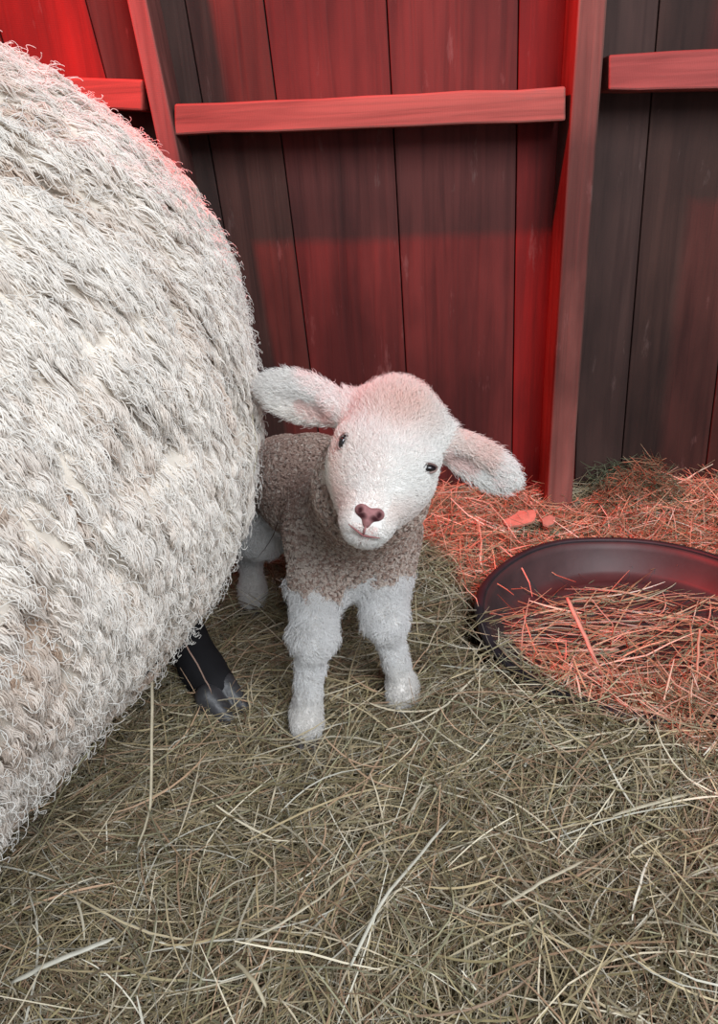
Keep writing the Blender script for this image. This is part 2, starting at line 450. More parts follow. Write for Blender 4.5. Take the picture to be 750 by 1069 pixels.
Fq = np.stack([I[:-1, :-1], I[1:, :-1], I[1:, 1:], I[:-1, 1:]], -1).reshape(-1, 4)
bedding = mesh_obj('packed_bedding', V, Fq, M_BED, tint=np.tile((.11, .085, .045), (len(V), 1)))
tag(bedding, 'dark trampled bedding beneath the loose hay, covering the stall floor', 'bedding', kind='stuff')

PAL = np.array([(.48, .38, .22), (.56, .46, .29), (.34, .28, .15), (.64, .55, .40), (.74, .66, .50), (.46, .30, .19), (.40, .37, .23), (.82, .77, .64), (.56, .37, .24), (.20, .14, .08)])
PALW = np.array([.16, .16, .14, .14, .09, .09, .10, .04, .05, .03]); PALW /= PALW.sum()
def strands(n, cx, cy, z0, length, width, tilt, az=None, curve=.15, sides=3, k=5, palw=PALW, flat=.45, hf=hay_h, lift=0):
    az = rng.uniform(0, 2*math.pi, n) if az is None else az
    L = length; tl_ = rng.normal(0, tilt, n)
    d = np.stack([np.cos(az)*np.cos(tl_), np.sin(az)*np.cos(tl_), np.sin(tl_)], -1)
    sd_ = np.stack([-np.sin(az), np.cos(az), np.zeros(n)], -1)
    t = np.linspace(-.5, .5, k)
    c1 = rng.normal(0, curve, n); c2 = rng.normal(0, curve*.5, n); kink = np.where(rng.random(n) < .25, rng.normal(0, .35, n), 0)
    C = np.stack([cx, cy, z0], -1)
    P = C[:, None]+d[:, None]*(L[:, None, None]*t[None, :, None])
    P = P+sd_[:, None]*(L*c1)[:, None, None]*((t**2-.1)[None, :, None])+sd_[:, None]*(L*kink)[:, None, None]*np.maximum(t, 0)[None, :, None]
    P[..., 2] += (L*c2)[:, None]*(t**2)[None]
    if hf is not None:                                  # drape on the bed
        hh = hf(P[..., 0], P[..., 1]); h0 = hf(cx, cy)
        P[..., 2] += .75*(hh-h0[:, None])
    ph = rng.uniform(0, math.pi, n)
    upv = np.array([0, 0, 1.0])
    a = sd_*np.cos(ph)[:, None]+upv*np.sin(ph)[:, None]; b = np.cross(d, a)
    prof = np.array([.5, 1, 1, .95, .45]) if k == 5 else np.interp(np.linspace(0, 1, k), [0, .2, .8, 1], [.5, 1, 1, .4])
    ang = np.linspace(0, 2*math.pi, sides, endpoint=False)
    ring = np.cos(ang)[None, None, :, None]*a[:, None, None]+flat*np.sin(ang)[None, None, :, None]*b[:, None, None]
    V = P[:, :, None]+ring*(width/2)[:, None, None, None]*prof[None, :, None, None]
    base = np.arange(n)[:, None, None]*k*sides
    i_ = np.arange(k-1)[None, :, None]*sides; s_ = np.arange(sides)[None, None, :]; s2 = (s_+1) % sides
    F = np.stack([base+i_+s_, base+i_+s2, base+i_+sides+s2, base+i_+sides+s_], -1).reshape(-1, 4)
    ci = PAL[rng.choice(len(PAL), n, p=palw)]*rng.uniform(.5, 1.3, (n, 1))
    T = np.repeat(ci, k*sides, axis=0)
    return V.reshape(-1, 3), F, T
def join(parts):
    Vs, Fs, Ts = [], [], []; o = 0
    for V, F, T in parts: Vs.append(V); Fs.append(F+o); Ts.append(T); o += len(V)
    return np.concatenate(Vs), np.concatenate(Fs), np.concatenate(Ts)
def scatter_xy(n, x0, x1, y0, y1, keep):
    xs, ys = [], []; c = 0
    while c < n:
        x, y = rng.uniform(x0, x1, n), rng.uniform(y0, y1, n); k_ = keep(x, y)
        xs.append(x[k_]); ys.append(y[k_]); c += k_.sum()
    return np.concatenate(xs)[:n], np.concatenate(ys)[:n]
def off_pan(x, y): return np.hypot(x-PAN_C[0], y-PAN_C[1]) > PAN_R+.03
def inframe(x, y): return (np.abs(x+.0) < .32+.62*y) & off_pan(x, y)
ps = []
n = 82000; x, y = scatter_xy(n, -1.0, 1.0, .12, YW-.03, inframe)
lay = rng.random(n)
az = rng.normal(.6, .9, n)+math.pi*rng.integers(0, 2, n)+1.3*vnoise(np.stack([x*3, y*3, x*0+20], -1))
ps.append(strands(n, x, y, hay_h(x, y)-.012+.022*lay, rng.gamma(3, .013, n)+.015, .0006+.0013*rng.random(n)**1.5, .22, az=az))
n = 5000; x, y = scatter_xy(n, -1.0, 1.0, .12, YW-.06, inframe)
ps.append(strands(n, x, y, hay_h(x, y)+.010+.010*rng.random(n), rng.gamma(4, .019, n)+.03, rng.uniform(.0010, .0026, n), .12, curve=.4, k=7, flat=.5))
n = 9000; x, y = scatter_xy(n, -.2, 1.2, .98, YW-.02, lambda x, y: off_pan(x, y))       # coarse tangle by the wall
ps.append(strands(n, x, y, hay_h(x, y)+.022*rng.random(n), rng.gamma(3, .02, n)+.03, rng.uniform(.0012, .0026, n), .28, curve=.4))
n = 9000; x, y = scatter_xy(n, -1.25, 1.25, -.15, YW-.03, lambda x, y: ~inframe(x, y) & off_pan(x, y))
ps.append(strands(n, x, y, hay_h(x, y)+.01*rng.random(n), rng.gamma(3, .022, n)+.03, rng.uniform(.001, .003, n), .15))
n = 500; x, y = scatter_xy(n, -.7, .9, .3, YW-.08, inframe)                           # stalks that stick up
ps.append(strands(n, x, y, hay_h(x, y)+.028, rng.uniform(.05, .12, n), rng.uniform(.001, .0022, n), .75, curve=.25, hf=None))
V, Fq, T = join(ps)
hay = mesh_obj('hay', V, Fq, M_HAY, smooth=False, tint=T)
tag(hay, 'loose greenish tan hay strewn over the whole stall floor', 'hay', kind='stuff')

# ------------------------------------------------------------------ feed tub
def lathe(prof, c, seg=96, sy=1.0):
    V = []; F = []; k = len(prof)
    for r, z in prof:
        for s in range(seg):
            t = 2*math.pi*s/seg; V.append((c[0]+r*math.cos(t), c[1]+r*math.sin(t)*sy, z))
    for i in range(k-1):
        for s in range(seg): F.append([i*seg+s, i*seg+(s+1) % seg, (i+1)*seg+(s+1) % seg, (i+1)*seg+s])
    return np.array(V), np.array(F)
tub = empty('feed_tub', (PAN_C[0], PAN_C[1], -.03))
tag(tub, 'shallow round black rubber feed tub half filled and half buried with hay', 'tub')
r = PAN_R
prof = [(.0005, -.030), (r-.040, -.030), (r-.026, -.024), (r-.010, .036), (r-.003, .046), (r, .047), (r-.002, .041), (r-.006, .034)]
outer = [(r-.010, .030), (r-.024, -.012), (r-.040, -.022)]
inner = [(r-.052, -.021), (r-.058, -.016), (r-.064, -.021), (r*.45, -.021), (r*.43, -.017), (r*.41, -.021), (.0005, -.021)]
# outside wall up, over the rolled rim and down the inside
prof = [(.0005, -.032), (r-.038, -.032), (r-.028, -.026), (r-.006, .034), (r, .038), (r+.004, .043), (r+.003, .050), (r-.003, .053), (r-.009, .050), (r-.013, .042),
        (r-.026, .012), (r-.034, .006)]+[(a_, b_+.026) for a_, b_ in inner]
V, Fq = lathe(prof, PAN_C)
rad = np.hypot(V[:, 0]-PAN_C[0], V[:, 1]-PAN_C[1]); kb = rad > r-.02
V[:, 2] += .004*vnoise(np.stack([V[:, 0]*9, V[:, 1]*9, V[:, 0]*0], -1))*kb
body = mesh_obj('basin', V, Fq, M_RUBBER, tub, tint=np.tile((.060, .044, .045), (len(V), 1)))
V, Fq = lathe([(r+.0015, .045), (r+.006, .047), (r+.007, .051), (r+.004, .055), (r-.003, .0565), (r-.006, .053), (r-.002, .048), (r+.0015, .045)], PAN_C)
V[:, 2] += .004*vnoise(np.stack([V[:, 0]*9, V[:, 1]*9, V[:, 0]*0], -1))
mesh_obj('rim', V, Fq, M_RUBBER, tub, tint=np.tile((.032, .028, .034), (len(V), 1)))

def in_pan(x, y):
    d = np.hypot((x-PAN_C[0]-.01)/1.0, (y-PAN_C[1]-.01)/.72); return d < PAN_R*.84
n = 360; x, y = scatter_xy(n, PAN_C[0]-.2, PAN_C[0]+.2, PAN_C[1]-.2, PAN_C[1]+.15, in_pan)
zc = .010+.036*np.clip((PAN_C[1]+.05-y)/.2, 0, 1)*rng.random(n)
az = rng.normal(.15, .55, n)
p1 = strands(n, x, y, zc, rng.gamma(4, .018, n)+.03, rng.uniform(.0012, .003, n), .08, az=az, curve=.3, hf=None)
n = 1500; t = rng.normal(-1.55, .62, n); rr = PAN_R+rng.normal(.0, .035, n)
x, y = PAN_C[0]+rr*np.cos(t), PAN_C[1]+rr*np.sin(t)
p2 = strands(n, x, y, .040+.022*rng.random(n)-.3*np.maximum(PAN_R-.03-rr, 0), rng.gamma(3, .02, n)+.03, rng.uniform(.0011, .0026, n), .16, curve=.3, hf=None)
V, Fq, T = join([p1, p2])
th = mesh_obj('tub_hay', V, Fq, M_HAY, smooth=False, tint=T)
tag(th, 'wisps of hay lying inside and over the front rim of the black tub', 'hay', kind='stuff')

# ------------------------------------------------------------------ ewe
EW = empty('ewe', (-.42, .55, -.01))
tag(EW, 'large woolly cream ewe with black legs filling the left side, seen from the flank', 'sheep')
F = Field((-.95, -.42, -.03), (-.04, 1.22, .90), .0065)
F.cone((-.422, .846, .444), (-.429, .636, .420), .258, .295, .05)
F.cone((-.429, .636, .420), (-.536, .202, .380), .295, .272, .05)
F.cone((-.520, .14, .48), (-.60, -.10, .64), .15, .10, .08)      # neck
F.cone((-.60, -.10, .66), (-.63, -.29, .60), .075, .042, .05)    # head
F.cone((-.665, -.09, .70), (-.76, -.07, .67), .018, .012, .02); F.cone((-.545, -.07, .70), (-.46, -.03, .67), .018, .012, .02)
hoofR = fl(227, 734)
def leg(hip, knee, cannon, foot, r1, r2, r3):
    F.cone(hip, knee, r1, r2, .04); F.cone(knee, cannon, r2, r3, .02); F.cone(cannon, foot, r3, r3*1.05, .01)
hipR = np.array([-.31, .80, .28])
hock = at(170, 618, .88); fet = at(212, 700, .785)
F.cone(hipR, hock, .085, .038, .04); F.cone(hock, fet, .032, .026, .02); F.cone(fet, hoofR+np.array([0, .005, .022]), .028, .026, .012)
legs = [((-.52, .82, .28), (-.53, .90, .20), (-.53, .86, .06), (-.53, .84, .03)), ((-.44, .20, .25), (-.43, .21, .18), (-.42, .21, .07), (-.42, .19, .03)),
        ((-.62, .22, .25), (-.63, .23, .18), (-.63, .23, .07), (-.64, .21, .03))]
for L in legs: leg(*[np.array(q) for q in L], .07, .032, .020)
V, Q = F.mesh(); V = relax(V, Q, 1)
isleg = (V[:, 2] < .225) | ((V[:, 1] < -.06))
T = np.where(isleg[:, None], (.018, .017, .019), (.50, .42, .34))
VN = vnormals(V, Q)
wl = 1-isleg
def wool_field(P):
    # fleece parts into hanging staples: long in the direction the wool hangs, narrow across it
    y = P[:, 1]+.20*P[:, 2]; wp = vnoise(P*9+3)
    a = vnoise(np.stack([P[:, 0]*18+wp, y*30+wp*1.4, P[:, 2]*9], -1))
    b = vnoise(np.stack([P[:, 0]*42, y*75+wp*3, P[:, 2]*30+9], -1))
    c = vnoise(P*5+50)
    crack = np.exp(-((a+.50)/.15)**2)*np.clip(vnoise(P*7+90)*1.5+.6, 0, 1)
    return a, b, c, crack
ga, gb, gc, gk = wool_field(V)
V2 = V+VN*((.006*ga+.0038*gb+.008*gc-.015*gk)*wl)[:, None]
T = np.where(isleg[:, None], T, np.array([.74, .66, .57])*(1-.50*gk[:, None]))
mesh_obj('body', V2, Q, M_SKIN, EW, tint=T)

def ewe_w(c, nn):
    wt = np.where((c[:, 2] < .20) | (c[:, 1] < -.05), 0, 1.0)
    side = np.clip((nn@unit(np.array([.75, -.35, .25])))*2+1.0, .12, 1)
    return wt*side*np.where(c[:, 1] < -.02, .25, 1)
VN2 = vnormals(V2, Q)
NL = 19000
Lp, Ln = scatter(V2, Q, VN, NL, ewe_w)
hang = tangent(np.array([.15, .26, -1.0])+.30*np.stack([vnoise(Lp*9), vnoise(Lp*9+31), vnoise(Lp*9+57)], -1), Ln)
ga, gb, gc, gk = wool_field(Lp)
h = 17; k = 8
P0 = np.repeat(Lp, h, 0); NN = np.repeat(Ln, h, 0); HG = np.repeat(hang, h, 0); n = len(P0)
SIDE = np.cross(NN, HG)
ll = np.repeat((.016+.014*rng.random(NL))*(1-.45*gk), h)*rng.uniform(.7, 1.15, n)
off = rng.normal(0, .0030, (n, 2))
t = np.linspace(0, 1, k)[None, :]
cr = np.repeat(rng.uniform(.0009, .0020, NL), h); ph = np.repeat(rng.uniform(0, 6.28, NL), h)+rng.normal(0, .4, n); fr = np.repeat(rng.uniform(.9, 1.7, NL), h)
conv = 1-.72*t
X = off[:, 0:1]*conv+cr[:, None]*np.cos(ph[:, None]+fr[:, None]*6.28*t)*np.minimum(t*3, 1)
Yc = off[:, 1:2]*conv+ll[:, None]*t**1.3
rise = np.repeat((.0035+.0035*rng.random(NL)+.002*gb)*(1-.5*gk), h)*rng.uniform(.7, 1.15, n)
Z = rise[:, None]*np.sin(t*2.3)+cr[:, None]*np.sin(ph[:, None]+fr[:, None]*6.28*t)*np.minimum(t*2, 1)-.001
PP = P0[:, None]+SIDE[:, None]*X[..., None]+HG[:, None]*Yc[..., None]+NN[:, None]*Z[..., None]
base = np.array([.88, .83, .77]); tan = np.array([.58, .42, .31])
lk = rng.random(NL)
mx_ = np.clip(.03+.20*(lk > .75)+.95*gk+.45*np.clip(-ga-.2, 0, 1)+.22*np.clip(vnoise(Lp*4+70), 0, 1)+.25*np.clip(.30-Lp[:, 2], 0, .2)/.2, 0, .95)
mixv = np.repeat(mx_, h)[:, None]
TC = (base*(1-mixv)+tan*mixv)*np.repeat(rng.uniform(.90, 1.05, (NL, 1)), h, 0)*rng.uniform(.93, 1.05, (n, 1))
rad_ = np.interp(np.linspace(0, 1, k), [0, .6, 1], [.00050, .00042, .00015])[None, :]*np.ones((n, 1))
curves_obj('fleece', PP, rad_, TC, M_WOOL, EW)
# fine stray fibres that fuzz the outline
n = 9000; P0, NN = scatter(V2, Q, VN, n, ewe_w)
HG = tangent(np.array([.1, .2, -1.0])+rng.normal(0, .6, (n, 3)), NN); SIDE = np.cross(NN, HG); k = 8; t = np.linspace(0, 1, k)[None]
ll = rng.uniform(.006, .016, n)[:, None]; ph = rng.uniform(0, 6.28, (n, 1)); fr = rng.uniform(.8, 2.0, (n, 1)); cr = rng.uniform(.001, .003, (n, 1))
PP = P0[:, None]+NN[:, None]*(.003+.010*np.sin(t*1.8)*rng.uniform(.5, 1.3, (n, 1)))[..., None]+HG[:, None]*(ll*t)[..., None]+SIDE[:, None]*(cr*np.cos(ph+fr*6.28*t))[..., None]
curves_obj('stray_wool', PP, np.full((1, k), .00022), np.tile((.82, .79, .74), (n, 1)), M_WOOL, EW)

def hoof(c, d, s, tint, parent):
    """cloven hoof: two tapered claws pointing along d, sole at c.z"""
    d = unit(np.array([d[0], d[1], 0.0])); sd_ = np.array([-d[1], d[0], 0])
    f = Field(c-np.array([.06, .06, .01])*s/.03*.8, c+np.array([.06, .06, .055])*s/.03*.8, s/11)
    for q in (-1, 1):
        a = c+sd_*q*s*.36-d*s*.15+np.array([0, 0, s*.85]); b = c+sd_*q*s*.34+d*s*.75+np.array([0, 0, s*.30])
        f.cone(a, b, s*.42, s*.25, s*.15); f.cone(a-np.array([0, 0, s*.45]), b, s*.42, s*.24, s*.15)
    V, Q = f.mesh(); V = relax(V, Q, 2); V[:, 2] = np.maximum(V[:, 2], c[2]+.001)
    return mesh_obj('hoof', V, Q, M_HOOF, parent, tint=np.tile(tint, (len(V), 1)))
hoof(hoofR+np.array([.008, -.012, -.006]), (.75, -.55), .038, (.06, .058, .062), EW)
for L in legs: hoof(np.array([L[3][0], L[3][1]-.01, -.006]), (0, -1), .032, (.04, .038, .04), EW)
for s in (-1, 1):
    ec = np.array([-.612+.055*s, -.165, .665]); f = Field(ec-.02, ec+.02, .002); f.ell(ec, (.010, .012, .012)); V, Q = f.mesh()
    mesh_obj('eye', V, Q, M_EYE, EW, tint=np.tile((.02, .012, .008), (len(V), 1)))

# ------------------------------------------------------------------ lamb
LB = empty('lamb', (*fl(372, 720)[:2], -.005))
tag(LB, 'small white-faced lamb with tan fleece standing and looking up, ears out sideways', 'lamb')
HC = at(403, 476, .575)                                            # between the eyes
dv = ray(403, 476); vdir = -unit(dv)                               # towards the viewer's eye line
tl_ = R(16)
up_s = unit(UP-(UP@vdir)*vdir); rt_s = unit(np.cross(up_s, vdir))
HX = math.cos(tl_)*rt_s-math.sin(tl_)*up_s; HZ = math.sin(tl_)*rt_s+math.cos(tl_)*up_s; HY = vdir
MH = np.stack([HX, HY, HZ], 1)
SC = HC@fwd*0+ (np.dot(HC-CAM, fwd))/F_PX*1333                     # scale of the head sketch at this depth
def H(x, y, z): return HC+SC*(HX*x+HY*y+HZ*z)
def toH(P): return (P-HC)@MH/SC
h_ = .0028
F = Field((-.36, .44, -.02), (.30, 1.16, .53), h_)
def rotM(ax, ang):
    a = Matrix.Rotation(ang, 3, Vector(ax)); return np.array(a)
# feet and joints
fA = fl(322, 772); fB = fl(421, 742); fC = fl(265, 634); fD = fl(322, 640)
up = np.array([0, 0, 1.0])
kA = at(327, 664, fA[1]+.012); kB = at(402, 645, fB[1]+.005)
sA = at(338, 560, fA[1]+.085); sB = at(398, 560, fB[1]+.06)
chest = at(368, 548, .80); rump = at(300, 500, .985)
loin = (chest*.45+rump*.55)+up*.012
F.cone(chest, loin, .062, .060, .03); F.cone(loin, rump, .060, .058, .03)
F.ell(chest+np.array([0, -.012, -.012]), (.056, .055, .062), k=.03)
# front legs
for s, kn, ft in ((sA, kA, fA), (sB, kB, fB)):
    elbow = kn+(s-kn)*.55
    F.cone(s, elbow, .036, .0275, .03); F.cone(elbow, kn, .025, .0175, .02)
    F.ell(kn+np.array([0, -.003, 0]), (.0205, .020, .021), k=.012)
    past = ft+up*.030+np.array([0, .010, 0])
    F.cone(kn, past, .0140, .0130, .014); F.cone(past, ft+up*.023, .0150, .0172, .012)
# hind legs: thigh, hock pointing backwards, near-vertical shank
for hip_off, ft in ((-.03, fC), (.03, fD)):
    hip = rump+np.array([hip_off, .0, -.012]); stif = rump+np.array([hip_off*1.3, -.035, -.062])
    hockp = np.array([ft[0], ft[1]+.030, .085])
    F.cone(hip, stif, .045, .035, .03); F.cone(stif, hockp, .031, .018, .02)
    past = ft+up*.028+np.array([0, .008, 0])
    F.cone(hockp, past, .0155, .0145, .012); F.cone(past, ft+up*.016, .0165, .018, .012)
F.cone(rump+np.array([.0, .05, .02]), rump+np.array([-.005, .085, -.07]), .016, .012, .02)   # tail
# neck
nk = H(-.004, -.075, -.030)
F.cone(chest+up*.005, nk, .056, .043, .04); F.cone(nk, H(0, -.045, -.005), .043, .036, .03)
# head
def he(x, y, z, a, b, c, k=.02, ang=0, carve=False):
    M = MH
    if ang: M = MH@rotM((1, 0, 0), ang)
    F.ell(H(x, y, z), np.array([a, b, c])*SC, M, k*SC, carve)
he(0, -.028, .014, .0375, .040, .037, .02)                # cranium
he(0, -.005, .012, .030, .024, .034, .02)                 # forehead
he(0, -.006, -.018, .0375, .032, .030, .02)                # cheeks
F.cone(H(0, .002, -.012), H(0, .027, -.043), .029*SC, .0165*SC, .025)     # bridge to muzzle
F.cone(H(0, -.010, -.030), H(0, .020, -.056), .026*SC, .0130*SC, .018)   # jaw
he(0, .032, -.046, .0150, .012, .010, .012)
for s in (-1, 1):
    he(s*.0075, .031, -.0535, .0095, .011, .0085, .008)       # upper lip lobes
    he(s*.026, .006, .005, .012, .010, .007, .01)          # brow over the eye
he(0, .023, -.0625, .012, .010, .006, .006)                # chin
he(0, .040, -.0605, .011, .009, .0011, .002, carve=True)   # mouth slit
# ears: cupped leaves held out sideways
EARS = []
for s, tip, wd in ((-1, (-.112, -.034, .028), .0185), (1, (.104, -.026, .008), .0165)):
    b0 = np.array([s*.036, -.026, .026]); tp = np.array(tip); ax = unit(tp-b0); L = np.linalg.norm(tp-b0)
    zed = unit(np.array([0, .25, 1.0])-np.dot([0, .25, 1.0], ax)*ax); yy = np.cross(zed, ax)
    if yy[1] < 0: yy = -yy
    Ml = MH@np.stack([ax, yy, zed], 1); cm = b0+(tp-b0)*.56
    F.cone(H(*(b0-ax*.01)), H(*(b0+ax*.018)), .0125*SC, .0105*SC, .012)
    F.ell(H(*cm), np.array([L*.50, .0062, wd])*SC, Ml, .008)
    cv = cm+yy*.0080-zed*.0075
    F.ell(H(*cv), np.array([L*.36, .0080, wd*.70])*SC, Ml, .004, carve=True)
    EARS.append((b0, ax, yy, zed, L))
V, Q = F.mesh(); V = relax(V, Q, 1, .4)
# keep the single connected body
VN = vnormals(V, Q)
def lamb_zone(P):
    """returns head-ness, leg-ness (white zones) for points"""
    q = toH(P)
    head = (q[:, 1] > -.062-.35*np.minimum(q[:, 2]+.02, 0)*0) & (q[:, 2] > -.085) & (np.hypot(q[:, 0], q[:, 2]*.8) < .14) & (q[:, 1] > -.048+.004*vnoise(P*70)+np.maximum(-.03-q[:, 2], 0)*1.3)
    leg = (P[:, 2] < .182-.12*(P[:, 1]-.72)*(P[:, 1] < .84)+.16*np.clip(P[:, 1]-.88, 0, .1)+.014*vnoise(P*45)+.012*vnoise(P*120)) & ~head
    return head, leg
hd, lg = lamb_zone(V); q = toH(V)
white = np.array([.80, .76, .72]); brown = np.array([.42, .30, .25]); pinks = np.array([.74, .46, .40])
T = np.where((hd | lg)[:, None], white, brown)
earr = np.abs(q[:, 0]) > .043
inner = np.zeros(len(V), bool)
for b0, ax, yy, zed, L in EARS:
    r_ = q-b0; inner |= ((r_@ax > .012) & (r_@ax < L*.88) & (np.abs(r_@zed) < .012) & ((VN@(MH@yy)) > .3))
inner &= earr
T = np.where(inner[:, None], pinks*.85, T)
lipz = (np.abs(q[:, 0]) < .010) & (q[:, 2] < -.053) & (q[:, 1] > .026)
T = np.where(lipz[:, None], (.78, .56, .52), T)
mesh_obj('body', V, Q, M_SKIN, LB, tint=T)

# find the surface of the face along the view line of a head-sketch point
qv = toH(V)
def face_y(x, z, rr=.004):
    dd = np.hypot(qv[:, 0]-x, qv[:, 2]-z); k_ = dd < rr
    return qv[k_, 1].max()
def fp(x, z, out=0.0): return H(x, face_y(x, z)+out, z)
# nose pad: a small heart with comma nostrils
yn = face_y(0, -.047)
f = Field(H(0, yn, -.047)-.020, H(0, yn, -.047)+.020, .0007)
nM = MH@rotM((1, 0, 0), -.35); NS = 1.14
def ne(x, y, z, a, b, c, k=.003, carve=False, ang=0):
    f.ell(H(x*NS, yn+y, -.046+(z+.046)*NS), np.array([a*NS, b, c*NS])*SC, nM@rotM((0, 1, 0), ang) if ang else nM, k, carve)
ne(0, -.0022, -.0450, .0068, .0042, .0048); ne(0, -.0015, -.0492, .0030, .0038, .0046)
for s in (-1, 1):
    ne(s*.0052, -.0020, -.0430, .0046, .0038, .0042)
    ne(s*.0062, .0034, -.0432, .0014, .0034, .0030, .001, True, ang=-s*.7)
    ne(s*.0042, .0034, -.0462, .0026, .0030, .0011, .001, True, ang=s*.5)
V_, Q_ = f.mesh(); V_ = relax(V_, Q_, 2)
qq = toH(V_); dn = np.minimum(np.hypot(np.abs(qq[:, 0])-.0072, (qq[:, 2]+.0430)*.7), np.hypot((np.abs(qq[:, 0])-.0050)*.6, qq[:, 2]+.0462))
kd = np.clip(1.4-dn/.0024, 0, 1)[:, None]
mesh_obj('nose', V_, Q_, M_NOSE, LB, tint=np.array([.34, .16, .16])*(1-kd)+np.array([.05, .015, .018])*kd)
# mouth line and the short groove up to the nose
xs = np.linspace(-.0125, .0125, 15); mp = [fp(x_, -.0605+abs(x_)*(.42 if x_ < 0 else .12), .0002) for x_ in xs]
mp = np.array(mp); mp[1:-1] = (mp[:-2]+mp[1:-1]+mp[2:])/3
V_, Q_ = tube(mp, np.interp(np.abs(xs), [0, .0125], [.0010, .0003]), 8)
mo = mesh_obj('mouth', V_, Q_, M_NOSE, LB, tint=np.tile((.30, .12, .12), (len(V_), 1)))
V_, Q_ = tube([fp(0, -.0530, .0006), fp(0, -.0565, .0006), fp(0, -.0600, .0004)], [.0007, .0007, .0009], 8)
mesh_obj('lip_groove', V_, Q_, M_NOSE, mo, tint=np.tile((.34, .15, .15), (len(V_), 1)))
# eyes: dark almonds set in the sides of the face
EYEP = []
for s, ex, ez, ra_, rc_, an in ((-1, -.0345, .0015, .0032, .0062, .12), (1, .0335, .0000, .0066, .0034, -.22)):
    EYEP.append((ex, ez, max(ra_, .005), max(rc_, .0046)))
    ec = H(ex, face_y(ex, ez, .003)-.0030, ez)
    f = Field(ec-.016, ec+.016, .0008); eM = MH@rotM((0, 1, 0), an)
    f.ell(ec, np.array([ra_, .0062, rc_])*SC, eM, .001); V_, Q_ = f.mesh(); V_ = relax(V_, Q_, 1)
    e = mesh_obj('eye', V_, Q_, M_EYE, LB, tint=np.tile((.010, .007, .008), (len(V_), 1)))
    for sg in (-1, 1):      # lids
        a_ = np.linspace(-1.5, 1.5, 15)
        lp = [ec+SC*(eM@np.array([ra_*1.02*math.sin(u), .0030, sg*rc_*1.0*math.cos(u)])) for u in a_]
        V_, Q_ = tube(lp, np.interp(np.abs(a_), [0, 1.5], [.0010, .0006])*SC, 8)
        mesh_obj('eyelid', V_, Q_, M_NOSE, e, tint=np.tile((.30, .20, .18) if sg < 0 else (.16, .10, .09), (len(V_), 1)))
for ft, d in ((fA, (.0, -1)), (fB, (.25, -1)), (fC, (-.1, -1)), (fD, (0, -1))):
    hoof(np.array([ft[0], ft[1]-.002, -.004]), d, .0215, (.075, .062, .06), LB)

# fur: white short fur on face, ears and legs
def grow(P0, NN, flow, ln, lay, k, curl, rad0, jit):
    n = len(P0); HG = tangent(flow+rng.normal(0, jit, (n, 3)), NN); SD = np.cross(NN, HG); t = np.linspace(0, 1, k)[None]
    ph = rng.uniform(0, 6.28, (n, 1))
    out = ln[:, None]*(1-lay[:, None])*np.sin(t*1.4); al = ln[:, None]*lay[:, None]*t**1.3
    sw = curl[:, None]*ln[:, None]*(np.cos(ph+t*4)-np.cos(ph))
    return P0[:, None]+NN[:, None]*out[..., None]+HG[:, None]*al[..., None]+SD[:, None]*sw[..., None], np.interp(np.linspace(0, 1, k), [0, .5, 1], [1, .8, .15])[None]*rad0
def wz(sel):
    def f_(c, nn):
        a, b = lamb_zone(c); qc = toH(c)
        nosem = (np.abs(qc[:, 0]) < .0100) & (qc[:, 1] > .025) & (qc[:, 2] < -.0385) & (qc[:, 2] > -.0525-.0*qc[:, 0])
        eyem = np.zeros(len(c), bool)
        for ex, ez, ea, eb in EYEP: eyem |= (np.hypot((qc[:, 0]-ex)/ea, (qc[:, 2]-ez)/eb) < 1.0) & (qc[:, 1] > -.03)
        if sel == 'head': return np.where(a & ~nosem & ~eyem, 1.0, 0)
        if sel == 'leg': return np.where(b, 1.0, 0)*np.clip((c[:, 2]-.004)/.01, 0, 1)
        return np.where(~a & ~b, 1.0, 0)
    return f_
n = 52000; P0, NN = scatter(V, Q, VN, n, wz('head')); qh = toH(P0)
rad_from = unit(np.stack([qh[:, 0]*1.0, np.full(n, -.045), qh[:, 2]+.045], -1))
rad_from[np.abs(qh[:, 0]) > .045] = unit(np.stack([np.sign(qh[:, 0]), qh[:, 0]*0-.1, qh[:, 0]*0-.1], -1))[np.abs(qh[:, 0]) > .045]
flow = rad_from@MH.T
muzz = np.clip((qh[:, 1]-.015)/.03, 0, 1); topk = np.clip((qh[:, 2]-.025)/.03, 0, 1)*(np.abs(qh[:, 0]) < .045)
earm = np.clip((np.abs(qh[:, 0])-.045)/.02, 0, 1)
ln = (.0085-.0055*muzz+.0120*topk+.0025*earm)*rng.uniform(.5, 1.4, n)
PP, rr_ = grow(P0, NN, flow, ln, np.full(n, .66)-.34*topk, 5, np.full(n, .15), .00028, .30)
pk = np.exp(-(((qh[:, 0]-.002)/.026)**2+((qh[:, 2]-.036)/.016)**2))*.75+.25*np.exp(-((qh[:, 2]+.038)/.012)**2)*(np.abs(qh[:, 0]) > .012)+.22*np.exp(-(qh[:, 0]/.012)**2)*muzz**2  # first term: the heat lamp's pink painted into the forehead fur
pk = pk+.45*((qh[:, 0] > .045) & (qh[:, 0] < .085) & (qh[:, 2] > .022-.25*(qh[:, 0]-.045)))
pk = np.clip(pk+.12*vnoise(P0*60), 0, 1)[:, None]
cream = np.clip(-(qh[:, 0]+.012)/.03, 0, 1)*np.clip(.03-qh[:, 2], 0, .05)/.05
inear = np.zeros(n)
for b0, ax, yy, zed, L in EARS:
    r_ = qh-b0; inear = np.maximum(inear, ((r_@ax > .008) & (r_@ax < L*.55) & (r_@zed < -.001) & (r_@zed > -.013) & ((NN@(MH@yy)) > .3))*.5*(np.abs(qh[:, 0]) > .043))
TC = np.array([.88, .86, .83])*(1-pk)+np.array([.80, .58, .50])*pk
